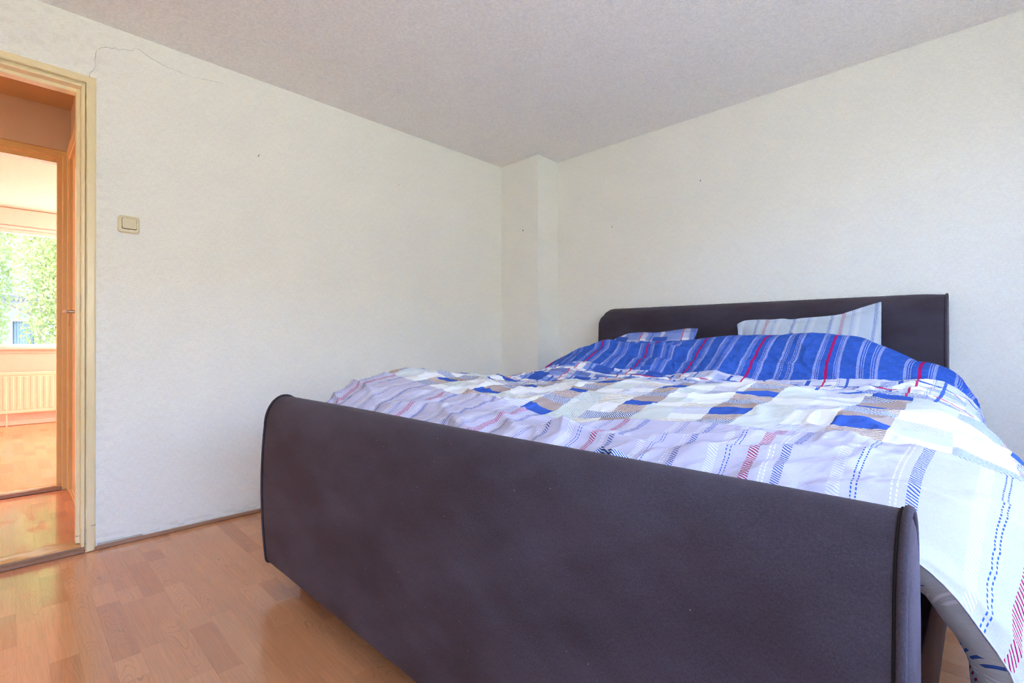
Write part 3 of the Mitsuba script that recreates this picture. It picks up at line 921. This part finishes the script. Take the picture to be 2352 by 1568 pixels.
obj('cover', dm, 'bed_linen', dv_, smooth=True, uv=uvs)
obj('seam', tube(P[0, NH + 6:NS - 2:2] + N[0, NH + 6:NS - 2:2] * .001, .0012, 6), 'seam_thread', dv_, smooth=True)
diffuse('seam_thread', (.62, .63, .74))
hx = np.linspace(-.70, -.46, 120)
ha, hb = np.linspace(0, 1, 14), []
for a_ in ha:
    hb.append(np.c_[hx, .862 + .020 * a_ + .010 * np.sin(hx * 95 + a_ * 2) + .004 * np.sin(hx * 210), .700 + .026 * np.sin(a_ * np.pi) * (.6 + .4 * np.sin(hx * 42)) * np.sin((hx + .70) / .24 * np.pi) ** .6 + .004 * np.sin(hx * 150 + a_ * 4) - .008 * a_])
hv_ = np.vstack(hb)
obj('hem_ruffle', trimesh.Trimesh(np.vstack([hv_, hv_ - [0, 0, .003]]), np.vstack([grid_faces(14, 120, 0, True), grid_faces(14, 120, 14 * 120, False)]), process=False), 'hem_print', dv_, smooth=True)
diffuse('hem_print', proc(lambda p, n, uv: pick(hatch(p.x, p.y * 1.5 + p.z, .009, .8, .55), (.03, .09, .36), (.70, .74, .88))))

# ------------------------------------------------------------------ pillows
def pillow(key, label, tops, xb0, xb1, zb, y0, lean, thick, uvf, droop=0):
    """tops: (x, z) along the upper edge; stands on zb, leaning back"""
    t = np.array(tops)
    na, nb = 90, 60
    a = np.linspace(0, 1, na)
    s = np.r_[0, np.cumsum(np.hypot(*np.diff(t, axis=0).T))]
    s /= s[-1]
    tx, tz = np.interp(a, s, t[:, 0]), np.interp(a, s, t[:, 1])
    ker = np.ones(5) / 5
    pad = lambda w: np.convolve(np.r_[[w[0]] * 2, w, [w[-1]] * 2], ker, 'valid')
    txs, tzs = pad(tx), pad(tz)
    txs[[0, -1]], tzs[[0, -1]] = tx[[0, -1]], tz[[0, -1]]
    bx = xb0 + (xb1 - xb0) * a
    b = np.linspace(0, 1, nb)
    A, Bq = np.meshgrid(a, b, indexing='ij')
    Xp = bx[:, None] * (1 - Bq) + txs[:, None] * Bq
    Zp = zb * (1 - Bq) + tzs[:, None] * Bq
    da, db = np.minimum(A, 1 - A) * 2, np.minimum(Bq, 1 - Bq) * 2
    fl = .10
    ea, eb = np.clip((da - fl * .8) / (1 - fl), 0, 1), np.clip((db - fl) / (1 - fl), 0, 1)
    prof_ = (1 - (1 - ea) ** 2.2) ** .7 * (1 - (1 - eb) ** 2.2) ** .7
    wr = meshkit.fbm(np.c_[Xp.ravel() * 9, Zp.ravel() * 9, np.zeros(Xp.size) + y0], 3).reshape(Xp.shape)
    wr2 = meshkit.fbm(np.c_[Xp.ravel() * 26, Zp.ravel() * 20, np.zeros(Xp.size) + 5], 2).reshape(Xp.shape)
    Yc = y0 + (Zp - zb) * lean
    front = np.stack([Xp, Yc - thick * prof_ * .62 - .012 * (wr - .5) - .005 * (wr2 - .5), Zp], -1)
    back = np.stack([Xp, Yc + thick * prof_ * .38 + .0025, Zp], -1)
    v = np.vstack([front.reshape(-1, 3), back.reshape(-1, 3)])
    uv = np.vstack([uvf(Xp, Zp).reshape(-1, 2)] * 2)
    f = [grid_faces(na, nb, 0, False), grid_faces(na, nb, na * nb, True)]
    lp = [i * nb for i in range(na)] + [(na - 1) * nb + j for j in range(1, nb)] + [i * nb + nb - 1 for i in range(na - 2, -1, -1)] + [j for j in range(nb - 2, 0, -1)]
    lp = np.array(lp)
    r = np.roll(lp, -1)
    f += [np.c_[lp, r + na * nb, r], np.c_[lp, lp + na * nb, r + na * nb]]
    tag(key, label, 'pillow')
    obj('case', trimesh.Trimesh(v, np.vstack(f), process=False), 'bed_linen', key, smooth=True, uv=uv)
    return front


pillow('pillow', 'pale grey-blue striped pillow propped against the headboard with one corner up',
       [(-1.02, 1.045), (-.985, 1.065), (-.93, 1.068), (-.83, 1.066), (-.78, 1.070), (-.75, 1.062), (-.68, 1.070), (-.60, 1.074), (-.53, 1.080), (-.50, 1.090), (-.44, 1.112), (-.385, 1.130), (-.362, 1.137)],
       -.95, -.345, .70, 2.775, .34, .10, lambda x, z: np.stack([-x * 1.12 - .894 + .08 * (z - 1), z - 5], -1))
pillow('pillow_001', 'blue tartan pillow lying low at the left end of the headboard',
       [(-1.87, .915), (-1.84, .945), (-1.78, .975), (-1.70, 1.003), (-1.60, 1.008), (-1.52, 1.003), (-1.45, 1.008), (-1.37, 1.018), (-1.30, 1.026), (-1.235, 1.024)],
       -1.86, -1.32, .68, 2.78, .25, .10, lambda x, z: np.stack([x, z + .86], -1))
